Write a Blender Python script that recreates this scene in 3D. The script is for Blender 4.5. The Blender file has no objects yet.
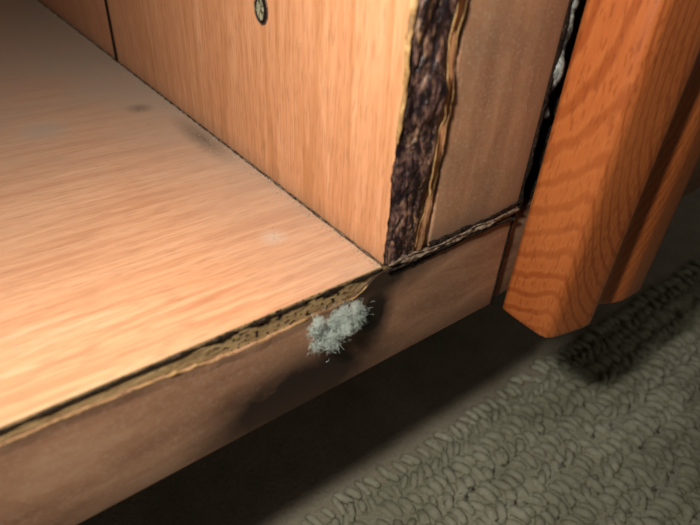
import bpy, bmesh, numpy as np, math, random
from mathutils import Matrix, Vector, noise
S=.001
rnd=random.Random(7)
sc=bpy.context.scene
sc.view_settings.view_transform='Standard'
def n1(x,y=0,z=0): return noise.noise(Vector((x,y,z)))
def lin(c):
    return tuple(((v/255)/12.92 if v/255<=.04045 else ((v/255+.055)/1.055)**2.4) for v in c)+(1,)
# ---------------- mesh helpers (all coordinates in millimetres) ---------------
def mesh(name,V,F,mat,parent=None,smooth=False,mats=None,fm=None):
    me=bpy.data.meshes.new(name)
    me.from_pydata([tuple(c*S for c in v) for v in V],[],F)
    me.update()
    for m in (mats or [mat]): me.materials.append(m)
    if fm is not None:
        for p,i in zip(me.polygons,fm): p.material_index=i
    if smooth:
        for p in me.polygons:p.use_smooth=True
    o=bpy.data.objects.new(name,me);sc.collection.objects.link(o)
    if parent:o.parent=parent
    return o
def box(name,a,b,mats,parent=None,pick=None,bev=.25):
    V=[(x,y,z) for x in(a[0],b[0]) for y in(a[1],b[1]) for z in(a[2],b[2])]
    F=[(0,1,3,2),(4,6,7,5),(0,4,5,1),(2,3,7,6),(0,2,6,4),(1,5,7,3)] # -x +x -y +y -z +z
    o=mesh(name,V,F,None,parent,mats=mats,fm=pick or [0]*6)
    if bev:
        m=o.modifiers.new("b","BEVEL");m.width=bev*S;m.segments=2
    return o
def grid(name,fn,nu,nv,mat,parent=None,smooth=True):
    V=[fn(i/(nu-1),j/(nv-1)) for j in range(nv) for i in range(nu)]
    F=[(j*nu+i,j*nu+i+1,(j+1)*nu+i+1,(j+1)*nu+i) for j in range(nv-1) for i in range(nu-1)]
    return mesh(name,V,F,mat,parent,smooth)
def tubes(paths,sides=5):
    V=[];F=[]
    for path,rad in paths:
        P=[Vector(p) for p in path];n=len(P);b=len(V)
        for k in range(n):
            t=(P[min(k+1,n-1)]-P[max(k-1,0)])
            t=t.normalized() if t.length>0 else Vector((0,0,1))
            a=t.cross(Vector((.31,.77,.55)));a.normalize();c=t.cross(a)
            r=rad[k] if hasattr(rad,'__len__') else rad
            for s in range(sides):
                an=2*math.pi*s/sides
                V.append(tuple(P[k]+(a*math.cos(an)+c*math.sin(an))*r))
        for k in range(n-1):
            for s in range(sides):
                s2=(s+1)%sides
                F.append((b+k*sides+s,b+k*sides+s2,b+(k+1)*sides+s2,b+(k+1)*sides+s))
        F.append(tuple(b+s for s in range(sides))[::-1]);F.append(tuple(b+(n-1)*sides+s for s in range(sides)))
    return V,F
# ---------------- material helper ----------------
class M:
    def __init__(s,name,rough=.5,spec=.5):
        s.m=bpy.data.materials.new(name);s.m.use_nodes=True;s.t=s.m.node_tree
        s.b=s.t.nodes["Principled BSDF"];s.b.inputs["Roughness"].default_value=rough
        s.b.inputs["Specular IOR Level"].default_value=spec
        s.co=s.t.nodes.new("ShaderNodeTexCoord").outputs["Object"]
    def L(s,a,b): s.t.links.new(a,b)
    def map(s,scale,rot=(0,0,0),loc=(0,0,0)):
        n=s.t.nodes.new("ShaderNodeMapping");n.inputs["Scale"].default_value=[1000*v for v in scale]
        n.inputs["Rotation"].default_value=rot;n.inputs["Location"].default_value=loc
        s.L(s.co,n.inputs[0]);return n.outputs[0]
    def noise(s,scale,detail=4,rough=.55,dist=0,loc=(0,0,0)):
        n=s.t.nodes.new("ShaderNodeTexNoise");n.inputs["Scale"].default_value=1
        n.inputs["Detail"].default_value=detail;n.inputs["Roughness"].default_value=rough;n.inputs["Distortion"].default_value=dist
        s.L(s.map(scale,loc=loc),n.inputs["Vector"]);return n.outputs["Fac"]
    def ramp(s,f,stops,interp='LINEAR'):
        n=s.t.nodes.new("ShaderNodeValToRGB");cr=n.color_ramp;cr.interpolation=interp
        while len(cr.elements)<len(stops):cr.elements.new(.5)
        for e,(p,c) in zip(cr.elements,stops):
            e.position=p;e.color=lin(c) if hasattr(c,'__len__') else (c,c,c,1)
        s.L(f,n.inputs[0]);return n.outputs[0]
    def mix(s,f,a,b,mode='MIX'):
        n=s.t.nodes.new("ShaderNodeMix");n.data_type='RGBA';n.blend_type=mode
        for sock,v in((n.inputs[0],f),(n.inputs[6],a),(n.inputs[7],b)):
            if hasattr(v,'is_linked'): s.L(v,sock)
            elif hasattr(v,'__len__'): sock.default_value=lin(v)
            else: sock.default_value=v
        return n.outputs[2]
    def math(s,op,a,b=0,clamp=False):
        n=s.t.nodes.new("ShaderNodeMath");n.operation=op;n.use_clamp=clamp
        for i,v in enumerate((a,b)):
            if hasattr(v,'is_linked'): s.L(v,n.inputs[i])
            else:n.inputs[i].default_value=v
        return n.outputs[0]
    def xyz(s):
        n=s.t.nodes.new("ShaderNodeSeparateXYZ");s.L(s.map((1,1,1)),n.inputs[0]);return n.outputs
    def blob(s,c,r):
        r=r if hasattr(r,'__len__') else (r,r,r)
        n=s.t.nodes.new("ShaderNodeVectorMath");n.operation='LENGTH'
        m=s.map([1/v for v in r],loc=[-c[i]/r[i] for i in range(3)]);s.L(m,n.inputs[0])
        return s.math('SUBTRACT',1,n.outputs["Value"],True)
    def col(s,c): s.L(c,s.b.inputs["Base Color"]);return s
    def bump(s,h,d,st=1):
        n=s.t.nodes.new("ShaderNodeBump");n.inputs["Distance"].default_value=d*S;n.inputs["Strength"].default_value=st
        s.L(h,n.inputs["Height"]);s.L(n.outputs[0],s.b.inputs["Normal"]);return s
def beech(name,along,base,dark,light,dusty):
    m=M(name,.5,.3)
    def sc3(l,a): return [l if i==along else a for i in range(3)]
    n=m.noise(sc3(.012,.20),3,.6,1.8)
    c=m.ramp(n,[(.32,dark),(.5,base),(.68,light)])
    n2=m.noise(sc3(.05,.9),3,.6,.5)
    c=m.mix(m.ramp(n2,[(.47,0),(.62,.45)]),c,dark)
    n3=m.noise(sc3(.18,1.9),1,.5,0,(3,5,1))
    c=m.mix(m.ramp(n3,[(.54,0),(.64,.38)]),c,[int(v*.80) for v in dark])
    dn=m.noise((.03,.03,.03),5,.7)
    fine=m.noise((1.6,1.6,1.6),2,.7)
    X=m.xyz()
    if dusty:
        far=m.math('MULTIPLY',m.math('SUBTRACT',X[1],15),.0065,True)
        jn=m.math('MULTIPLY',m.math('ADD',X[0],32),.028,True)
        f=m.math('ADD',m.math('MULTIPLY',far,.9),m.math('MULTIPLY',jn,.55))
        f=m.math('MULTIPLY',f,m.math('ADD',m.math('MULTIPLY',dn,1.3),.24))
        f=m.math('ADD',f,.05)
        f=m.math('MULTIPLY',f,m.math('ADD',m.math('MULTIPLY',fine,.8),.6),True)
        c=m.mix(f,c,(178,158,138))
        for ctr,r,cl,st in [((-11,112,0),5,(110,98,84),.5),((-41,108,0),9,(172,160,145),.45),((-14,22,0),4,(200,190,172),.3),((-4,80,0),(5,22,5),(110,98,84),.55)]:
            b=m.math('MULTIPLY',m.math('MULTIPLY',m.blob(ctr,r),m.math('ADD',fine,.3)),st*2,True)
            c=m.mix(b,c,cl)
    else:
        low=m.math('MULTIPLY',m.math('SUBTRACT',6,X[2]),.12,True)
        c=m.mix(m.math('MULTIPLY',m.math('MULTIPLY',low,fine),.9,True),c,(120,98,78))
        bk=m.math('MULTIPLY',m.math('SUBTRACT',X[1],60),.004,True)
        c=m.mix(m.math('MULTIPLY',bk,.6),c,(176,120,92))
    m.col(c);m.bump(m.math('ADD',n2,fine),.05,.4)
    m.L(m.ramp(fine,[(.3,.42),(.8,.65)]),m.b.inputs["Roughness"])
    return m.m
mt_shelf=beech("beech_laminate_shelf",0,(210,154,112),(190,130,90),(220,168,128),True)
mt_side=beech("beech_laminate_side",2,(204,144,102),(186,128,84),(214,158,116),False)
m=M("brown_edge_band",.45,.4)
n=m.noise((.03,.3,.12),5,.65,.5);f=m.noise((1.2,1.2,1.2),3,.7);bl=m.noise((.09,.2,.12),4,.65,.6,(7,2,3))
c=m.ramp(n,[(.3,(132,92,68)),(.55,(162,120,90)),(.75,(180,142,112))])
c=m.mix(m.ramp(f,[(.5,0),(.8,.4)]),c,(190,164,138))
def stain_or_shadow(c,ctr,r,st,cl):
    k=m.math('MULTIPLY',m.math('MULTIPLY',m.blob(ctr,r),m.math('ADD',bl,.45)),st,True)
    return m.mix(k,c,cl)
c=stain_or_shadow(c,(-21,0,-25),(30,30,14),1.9,(42,28,22))
c=stain_or_shadow(c,(-2,0,-12),(7,20,12),1.8,(34,24,18))  # cast shadow of the lint clump, painted into the band colour
c=stain_or_shadow(c,(-2,0,-3),(26,20,7),1.4,(52,38,28))
X=m.xyz()
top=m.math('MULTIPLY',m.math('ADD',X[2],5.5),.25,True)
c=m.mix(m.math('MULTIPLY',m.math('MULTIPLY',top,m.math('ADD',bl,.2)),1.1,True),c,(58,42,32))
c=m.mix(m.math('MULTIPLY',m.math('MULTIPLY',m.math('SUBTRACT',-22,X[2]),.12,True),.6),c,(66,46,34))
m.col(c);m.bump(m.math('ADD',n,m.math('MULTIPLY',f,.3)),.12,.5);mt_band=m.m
m=M("brown_upright_edge",.5,.4)
n=m.noise((.25,.3,.03),5,.65,.6);f=m.noise((1.5,1.5,1.5),3,.7);n4=m.noise((.06,.06,.06),4,.6)
c=m.ramp(n,[(.3,(156,108,76)),(.55,(178,128,92)),(.75,(190,142,106))])
c=m.mix(m.ramp(n4,[(.4,0),(.65,.55)]),c,(132,102,78))
c=m.mix(m.ramp(f,[(.52,0),(.75,.5)]),c,(200,180,156))
X=m.xyz()
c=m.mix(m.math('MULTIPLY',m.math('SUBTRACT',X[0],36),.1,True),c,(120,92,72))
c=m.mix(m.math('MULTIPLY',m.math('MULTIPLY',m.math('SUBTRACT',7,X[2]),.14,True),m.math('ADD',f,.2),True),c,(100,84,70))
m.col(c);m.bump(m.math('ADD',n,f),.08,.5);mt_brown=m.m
m=M("raw_board_core",.75,.2)
n=m.noise((.15,.4,.5),5,.7);f=m.noise((.8,1.0,1.2),1,.5)
c=m.ramp(n,[(.3,(112,86,56)),(.5,(150,122,82)),(.72,(176,148,106))])
reg=m.blob((-24,0,-2.6),(20,10,6))
c=m.mix(m.math('MULTIPLY',m.ramp(f,[(.57,0),(.60,1)]),m.math('MULTIPLY',reg,2.5,True)),c,(30,22,16))
m.col(c);m.bump(m.math('ADD',n,f),.3,.8);mt_core=m.m
m=M("yellow_glue_edge",.65,.3)
n=m.noise((.35,.35,.35),4,.7)
m.col(m.ramp(n,[(.33,(96,68,40)),(.5,(152,116,70)),(.68,(192,154,102))]));m.bump(n,.2,.7);mt_glue=m.m
m=M("rotten_chipboard",.35,.5)
n=m.noise((.2,.3,.09),5,.7,1.6);n2=m.noise((.45,.7,.22),5,.7,1.4,(4,2,1));v=m.noise((.2,.35,.07),4,.7,1.6,(9,1,1))
c=m.ramp(n,[(.42,(24,15,16)),(.50,(72,50,46)),(.57,(122,90,74)),(.68,(162,122,92))])
c=m.mix(m.ramp(n2,[(.46,0),(.55,.9)]),c,(24,16,18))
c=m.mix(m.ramp(v,[(.57,0),(.65,.75)]),c,(170,130,94))
m.col(c);m.bump(m.math('ADD',n,n2),.5,.7);mt_rot=m.m
m=M("black_grime",.9,.1);n=m.noise((1,1,1),4,.7)
m.col(m.ramp(n,[(.35,(14,10,8)),(.6,(48,38,30)),(.75,(96,84,70))]));m.bump(n,.4,1);mt_grime=m.m
m=M("joint_dust",.9,.1);n=m.noise((.7,.7,.7),4,.7)
m.col(m.ramp(n,[(.35,(48,38,30)),(.5,(90,72,58)),(.7,(140,120,100))]));m.bump(n,.4,1);mt_joint=m.m
m=M("pale_crumpled_tape",.5,.4);n=m.noise((.6,.6,1.2),5,.7)
m.col(m.ramp(n,[(.35,(60,46,38)),(.5,(122,100,80)),(.68,(180,164,142))]));m.bump(n,.3,1);mt_tape=m.m
m=M("grey_filler",.8,.2);n=m.noise((.3,.3,.2),5,.7)
m.col(m.ramp(n,[(.42,(40,36,32)),(.52,(120,120,112)),(.7,(196,198,190))]));mt_fill=m.m
# varnished door wood
m=M("varnished_pine",.36,.4)
w=m.t.nodes.new("ShaderNodeTexWave");w.wave_type='RINGS';w.rings_direction='SPHERICAL'
w.inputs["Scale"].default_value=.24;w.inputs["Distortion"].default_value=2.0;w.inputs["Detail"].default_value=3;w.inputs["Detail Scale"].default_value=1.4
m.L(m.map((1.,.6,.30),loc=(-66,0,-16)),w.inputs["Vector"])
n=m.noise((1.8,1.8,.14),4,.6,.3);n2=m.noise((.06,.06,.03),3,.5);fl=m.noise((1.6,1.6,.35),1,.5,0,(1,2,3))
c=m.ramp(w.outputs["Fac"],[(.0,(182,98,48)),(.6,(186,104,52)),(.95,(160,80,36))])
c=m.mix(m.ramp(n,[(.45,0),(.7,.45)]),c,(158,80,38))
c=m.mix(m.ramp(fl,[(.58,0),(.66,.55)]),c,(134,62,26))
c=m.mix(m.ramp(n2,[(.4,0),(.7,.4)]),c,(198,114,60))
m.col(c);m.bump(m.math('ADD',n,fl),.07,.6);mt_door=m.m
m.b.inputs["Coat Weight"].default_value=.25;m.b.inputs["Coat Roughness"].default_value=.2
m=M("steel_socket",.6,.4);n=m.noise((.8,.8,.8),3)
m.col(m.ramp(n,[(.4,(70,66,48)),(.6,(160,160,132))]));mt_steel=m.m
m=M("dark_hole",.9,.1);m.col(m.ramp(m.noise((1,1,1)),[(0,(20,14,10)),(1,(34,24,18))]));mt_hole=m.m
m=M("lint_fibre",.95,.05);n=m.noise((.2,.2,.2),3)
m.col(m.ramp(n,[(.35,(152,162,150)),(.65,(194,200,188))]));mt_lint=m.m
m.b.inputs["Transmission Weight"].default_value=0
m=M("dust_grey",.95,.1);n=m.noise((.6,.6,.6),4,.7)
m.col(m.ramp(n,[(.3,(120,100,82)),(.5,(156,136,114)),(.75,(190,174,152))]));mt_dust=m.m
m=M("rug_yarn",.95,.05);n=m.noise((.015,.03,.02),3);n2=m.noise((.5,.5,.5),3,.7)
c=m.ramp(n,[(.35,(168,164,138)),(.65,(208,204,178))])
c=m.mix(m.ramp(n2,[(.4,.0),(.7,.4)]),c,(140,134,110));m.col(c);m.bump(n2,1.0,1.);mt_yarn=m.m
m=M("flat_carpet",.95,.1);n=m.noise((.03,.03,.03),4,.6);n2=m.noise((.5,.5,.5),4,.7)
c=m.ramp(n,[(.35,(170,158,134)),(.65,(196,184,160))])
c=m.mix(m.ramp(n2,[(.45,0),(.7,.4)]),c,(136,126,104));m.col(c);m.bump(n2,1.2,.9);mt_flat=m.m
m=M("wall_paint",.9,.1);n=m.noise((.01,.01,.01),3);m.col(m.ramp(n,[(.3,(170,160,145)),(.7,(182,172,156))]));mt_wall=m.m

# ================= room =================
H=-150
box("floor",(-900,-900,H-20),(900,520,H),[mt_flat],bev=0)
box("wall_back",(-900,500,H),(900,520,900),[mt_wall],bev=0)
# ================= cabinet =================
cab=bpy.data.objects.new("wardrobe_cabinet",None);sc.collection.objects.link(cab)
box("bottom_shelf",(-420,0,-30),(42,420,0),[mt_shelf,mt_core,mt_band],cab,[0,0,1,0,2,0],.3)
box("bottom_shelf_extension",(43,.6,-29.5),(330,420,-.6),[mt_band],cab)
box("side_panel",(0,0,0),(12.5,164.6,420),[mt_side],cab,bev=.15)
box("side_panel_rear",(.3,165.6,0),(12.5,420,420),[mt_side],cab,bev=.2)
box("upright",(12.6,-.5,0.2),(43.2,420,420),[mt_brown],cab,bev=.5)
box("upright_inner",(47,6,0),(330,420,420),[mt_grime],cab)
box("plinth",(-420,190,H),(330,215,-30),[mt_band],cab)
box("cabinet_back",(-420,420,-30),(330,424,420),[mt_side],cab)
box("left_side",(-436,0,-30),(-420,420,420),[mt_side],cab)
def bandtop(x):
    w=-5.0-.8*n1(x*.05,3)-.5*n1(x*.25,9)-.4*n1(x*.8,2)
    if x<-40: w*=1-.42*min(1,(-40-x)/25)
    t=min(1,max(0,(x+8)/7))
    t=t*t*(3-2*t)
    return w*(1-t)+(-1.2+.5*n1(x*.3,4))*t
V=[];F=[];xs=np.arange(-420,42.01,.5)
for x in xs:
    zt=bandtop(x);lift=.7+.35*abs(n1(x*.12,7))
    V+= [(x,-lift,zt),(x,-.55,zt-2.2),(x,-.5,-29.7),(x,.1,-29.7),(x,.1,zt)]
for i in range(len(xs)-1):
    a=i*5;b=a+5
    for k in range(5): F.append((a+k,a+(k+1)%5,b+(k+1)%5,b+k))
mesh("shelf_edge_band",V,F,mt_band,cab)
P=[];R_=[]
for x in np.arange(-200,-4,.6):
    P.append((x,-.6-.2*n1(x*.3,1),bandtop(x)+.1+.2*n1(x*.5,5)));R_.append(max(.03,.15+.32*n1(x*.22,8)+.12*n1(x*1.1,3))+.35*math.exp(-((x+47)/1.)**2))
V,F=tubes([(P,R_)],6)
mesh("glue_ridge",V,F,mt_glue,cab,True)
P=[(x,-.2,-.7-.3*n1(x*.3,2)) for x in np.arange(-200,0,.7)]
V,F=tubes([(P,[max(.05,.26+.4*n1(p[0]*.25,6)) for p in P])],5);mesh("grime_line",V,F,mt_grime,cab,True)
# rotten swollen chipboard, flaring out a little toward the top
def rotedge(z): return -.3+.6*n1(z*.12,2)+.5*n1(z*.5,3)
def rightedge(z): return 10.6-2.0*max(0,(22-z)/22)+1.2*n1(z*.08,8)+.4*n1(z*.4,2)+.5*min(1,z/60)
def rot(u,v):
    z=.3+v*150;l=rotedge(z);r=rightedge(z);x=l+u*(r-l)
    e=min(1,6*u*(1-u)+.05)
    d=1.7*abs(n1(x*.2,z*.07,1))+.6*abs(n1(x*.5,z*.2,5))+.25*n1(x*1.5,z*.8,9)
    return (x,-.15-e*(.4+1.2*d),z)
grid("rotten_edge",rot,40,420,mt_rot,cab,True)
def rim(u,v):
    z=28+v*122;w=.3+3.6*max(0,n1(z*.06,5)+.2)+.9*max(0,n1(z*.5,6))
    if z<36:w*=(z-28)/8
    x=rotedge(z)-.2+u*w
    return (x,-.3-.9*math.sin(u*2.2)-.3*n1(z*.4,u*2),z)
grid("torn_laminate_rim",rim,6,300,mt_glue,cab)
def lift(u,v):
    z=.8+v*149
    x=rightedge(z)+.4+.35*n1(z*.2,1)+u*(.8+.8*n1(z*.1,4))
    return (x,-.5-1.2*(1-u)**.7*(.75+.5*n1(z*.13,3))-.15*n1(z,u),z)
grid("lifted_edge_strip",lift,6,300,mt_glue,cab)
P=[(rightedge(z)-1.2+1.6*n1(z*.05,11)+.4*n1(z*.3,2),-1.5-.5*n1(z*.3,5),z) for z in np.arange(3,150,1.)]
V,F=tubes([(P,[max(.03,.14+.25*n1(p[2]*.2,3)) for p in P])],5);mesh("glue_thread",V,F,mt_glue,cab,True)
def tape(off,h,amp,sd,x0,x1,rise=0):
    def f(u,v):
        x=x0+v*(x1-x0)
        z=off+rise*v+.9*n1(x*.10,sd)+.3*n1(x*.5,sd+3)+(u-.5)*h*(1+.8*n1(x*.15,sd+6))
        y=-.8-amp*(.5+.6*n1(x*.15,sd+1))*math.sin(math.pi*min(1,u*1.1))-.3*n1(x*.7,u*3,sd)
        return (x,y,z)
    return f
grid("crumpled_tape",tape(.0,1.6,1.2,1.5,1,43,.6),8,160,mt_tape,cab,True)
grid("crumpled_tape_lower",tape(-1.6,1.4,.8,8.5,1,26),6,100,mt_grime,cab,True)
grid("crumpled_tape_upper",tape(1.6,1.1,1.,4.5,12,43,.6),6,100,mt_grime,cab,True)
P=[];P2=[]
for x in np.arange(0,43,.6):
    P.append((x,-1.6-.5*n1(x*.2,3),.9+.8*n1(x*.10,1)+.2*n1(x*.6,2)+x*.015));P2.append((x,-1.3,-.9+.8*n1(x*.11,6)))
V,F=tubes([(P,[max(.04,.14+.2*n1(p[0]*.3,1)) for p in P])],5);mesh("tape_edge",V,F,mt_tape,cab,True)
V,F=tubes([(P2,.3)],5);mesh("tape_crevice",V,F,mt_grime,cab,True)
P=[(42.6+.25*n1(z*.3,1),-.3,z) for z in np.arange(-30,0,.8)]
V,F=tubes([(P,[.55+.2*n1(p[2]*.3,1) for p in P])],5);mesh("crack_grime",V,F,mt_grime,cab,True)
P=[(43.9+.4*n1(z*.2,1),.2,z) for z in np.arange(0,160,1.)]
V,F=tubes([(P,[1.0+.5*n1(p[2]*.2,1) for p in P])],6);mesh("gap_grime",V,F,mt_grime,cab,True)
P=[(45.4+.8*n1(z*.15,1),.2,z) for z in np.arange(24,150,.8)]
V,F=tubes([(P,[max(.1,1.1+1.3*n1(p[2]*.16,6)+.4*n1(p[2]*.7,2)) for p in P])],7);mesh("gap_filler",V,F,mt_fill,cab,True)
box("gap_back",(43,10,0),(47.2,14,420),[mt_grime],cab,bev=0)
P=[(-.3+.15*n1(y*.2),y,.1) for y in np.arange(0,400,1.)]
V,F=tubes([(P,[max(.08,.33+.3*n1(p[1]*.3,2)+.1*n1(p[1]*1.1,4)) for p in P])],6);mesh("joint_grime",V,F,mt_joint,cab,True)
V=[];F=[]
def crumb(c,r):
    b=len(V);d=[(1,0,0),(-1,0,0),(0,1,0),(0,-1,0),(0,0,1),(0,0,-1)]
    for q in d: V.append(tuple(c[i]+q[i]*r*rnd.uniform(.6,1.4) for i in range(3)))
    for f in [(0,2,4),(2,1,4),(1,3,4),(3,0,4),(2,0,5),(1,2,5),(3,1,5),(0,3,5)]: F.append(tuple(b+i for i in f))
for _ in range(1100):
    y=rnd.uniform(0,300); crumb((-abs(rnd.gauss(0,1.3))-.3,y,.08),rnd.uniform(.06,.24))
for _ in range(1600):
    crumb((rnd.uniform(-120,-1),rnd.uniform(2,330),.03),rnd.uniform(.04,.12))
for cx,cy,nn,sp in [(-11,112,26,2.5),(-14,22,14,1.8),(-3,80,60,6)]:
    for _ in range(nn): crumb((min(-.5,cx+rnd.gauss(0,sp*.4 if nn==60 else sp)),cy+rnd.gauss(0,sp),.05),rnd.uniform(.08,.2))
mesh("dust_crumbs",V,F,mt_dust,cab)
def disc(name,c,ry,rz,x,mat,n=28):
    V=[(x,c[0]+ry*math.cos(2*math.pi*k/n)*(1+.1*n1(k*.7,ry)),c[1]+rz*math.sin(2*math.pi*k/n)*(1+.1*n1(k*.7,rz))) for k in range(n)]
    return mesh(name,V,[tuple(range(n))],mat,cab)
disc("pin_hole",(48,41.5),2.9,3.2,-.06,mt_hole)
ring=[(-.12,48+2.9*math.cos(a)+.15*n1(a*3),41.5+3.2*math.sin(a)) for a in np.linspace(0,2*math.pi,33)]
V,F=tubes([(ring,.16)],6);mesh("pin_socket_rim",V,F,mt_joint,cab,True)
disc("pin_socket_core",(48.5,41.3),1.6,2.3,-.1,mt_steel)
P=[(-.15,165.1,z) for z in np.arange(0,200,2.)]
V,F=tubes([(P,.75)],5);mesh("panel_seam",V,F,mt_hole,cab,True)

# ================= door stile =================
prof=[(46.2,-2.2),(45.9,-6),(45.8,-11),(45.9,-15.2),(46.5,-17.0),(48,-18.0),(51,-18.8),(55,-19.7),(59,-20.6),(61.5,-20.8),(63.2,-20.2),(64.6,-18.8),(66.4,-17.6),(69.5,-17.1),(72.5,-17.3),(75,-18.2),(77.5,-19.4),(80,-20.1),(84,-20.3),(89,-20.3),(91,-19.6),(91.4,-18),(91.4,-12),(91.4,-2.2)]
pr=[]
for i in range(len(prof)):
    a=prof[i];b=prof[(i+1)%len(prof)]
    for k in range(3): pr.append((a[0]+(b[0]-a[0])*k/3,a[1]+(b[1]-a[1])*k/3))
n=len(pr);zs=[-32.8,-32.6,-32.1,-31]+list(np.linspace(-25,420,40));V=[];F=[]
cx=68.;cy=-10.
for z in zs:
    ins={-32.8:.9,-32.6:.4,-32.1:.1}.get(z,0)
    for x,y in pr:
        dx,dy=x-cx,y-cy;L_=math.hypot(dx,dy)
        V.append((x-dx/L_*ins,y-dy/L_*ins if y<-2.5 else y,z))
for j in range(len(zs)-1):
    for i in range(n): F.append((j*n+i,j*n+(i+1)%n,(j+1)*n+(i+1)%n,(j+1)*n+i))
F.append(tuple(range(n))[::-1]);F.append(tuple((len(zs)-1)*n+i for i in range(n)))
d=mesh("cabinet_door_stile",V,F,mt_door,None,True)
d.data.polygons[-2].use_smooth=False
box("hinge_block",(52,-2.4,0),(88,6.2,420),[mt_grime],cab,bev=0)

# ================= lint clump =================
paths=[];C0=Vector((-13.3,-2.4,-8.8))
cl=[(C0+Vector((rnd.gauss(0,2.4),rnd.gauss(0,.7),rnd.gauss(0,1.8))),rnd.uniform(.5,1.6)) for _ in range(22)]
cl+=[(C0+Vector((-5.6,0,1.8)),.9),(C0+Vector((4.6,0,2.8)),1.0),(C0+Vector((-2,0,-2.5)),1.1)]
for q in range(6500):
    c,r=rnd.choice(cl)
    if q%9==0: r*=1.8
    p=c+Vector((rnd.gauss(0,r*.6),rnd.gauss(0,r*.4),rnd.gauss(0,r*.6)))
    dv=Vector((rnd.gauss(0,1),rnd.gauss(0,.7),rnd.gauss(0,1))).normalized();pts=[]
    for k in range(6):
        pts.append(tuple(p));dv=(dv+Vector((rnd.gauss(0,.6),rnd.gauss(0,.6),rnd.gauss(0,.6)))).normalized()
        p=p+dv*.27
        if p.y>-.8:p.y=-.8
    paths.append((pts,rnd.uniform(.012,.03)))
V,F=tubes(paths,3);mesh("lint_clump",V,F,mt_lint)

# ================= looped rug =================
paths=[]
for j,y in enumerate(np.arange(29,-190,-8.0)):
    for i,x in enumerate(np.arange(-80,340,4.8)):
        X0=x+rnd.gauss(0,1.1);Y0=y+rnd.gauss(0,1.1)+2.5*n1(x*.02,j*.3)
        hgt=rnd.uniform(1.4,3.4);ln=rnd.uniform(2.6,4.3);tw=rnd.gauss(.5,.35)*(1 if j%2 else -.6);r=rnd.uniform(1.5,2.2)
        if y>20: hgt*=.6;r*=.8
        pts=[]
        for a in np.linspace(0,math.pi,7):
            q=-math.cos(a)*ln;pts.append((X0+q*math.sin(tw),Y0+q*math.cos(tw),H+1.2+math.sin(a)*hgt))
        paths.append((pts,[r*.8,r,r*1.1,r*1.15,r*1.1,r,r*.8]))
V,F=tubes(paths,7)
b=len(V);rx0,rx1,ry0,ry1=-82,342,-192,27
NX,NY=140,74
for j in range(NY):
    for i in range(NX):
        x=rx0+(rx1-rx0)*i/(NX-1);y=ry0+(ry1-ry0)*j/(NY-1)
        V.append((x,y,H+.2+(2.2+1.2*n1(x*.3,y*.3)) *min(1,(NY-1-j)/3)))
for j in range(NY-1):
    for i in range(NX-1): F.append((b+j*NX+i,b+j*NX+i+1,b+(j+1)*NX+i+1,b+(j+1)*NX+i))
mesh("looped_rug",V,F,mt_yarn,None,True)

# ================= camera & lights =================
R=np.array([[0.79592,-0.60325,0.051],[-0.3189,-0.48937,-0.81168],[0.5146,0.62977,-0.58188]]);C=np.array([-66.35,-69.95,69.03])
cam=bpy.data.cameras.new("camera");co=bpy.data.objects.new("camera",cam);sc.collection.objects.link(co)
Mx=np.eye(4);Mx[:3,0]=R[0];Mx[:3,1]=-R[1];Mx[:3,2]=-R[2];Mx[:3,3]=C*S
co.matrix_world=Matrix(Mx.tolist());cam.sensor_width=36;cam.lens=557.6/700*36;cam.clip_start=.003;cam.clip_end=20
cam.dof.use_dof=True;cam.dof.focus_distance=.150;cam.dof.aperture_fstop=20
sc.camera=co
lp=C-R[0]*30-R[1]*30-R[2]*5
l=bpy.data.lights.new("camera_flash","AREA");l.shape='RECTANGLE';l.size=.014;l.size_y=.008;l.energy=.30;l.color=(1,.97,.92)
lo=bpy.data.objects.new("camera_flash",l);sc.collection.objects.link(lo)
Ml=np.eye(4);Ml[:3,0]=R[0];Ml[:3,1]=-R[1];Ml[:3,2]=-R[2];Ml[:3,3]=lp*S
lo.matrix_world=Matrix(Ml.tolist())
w=bpy.data.worlds.new("world");sc.world=w;w.use_nodes=True
w.node_tree.nodes["Background"].inputs[0].default_value=(1,.93,.85,1);w.node_tree.nodes["Background"].inputs[1].default_value=.065
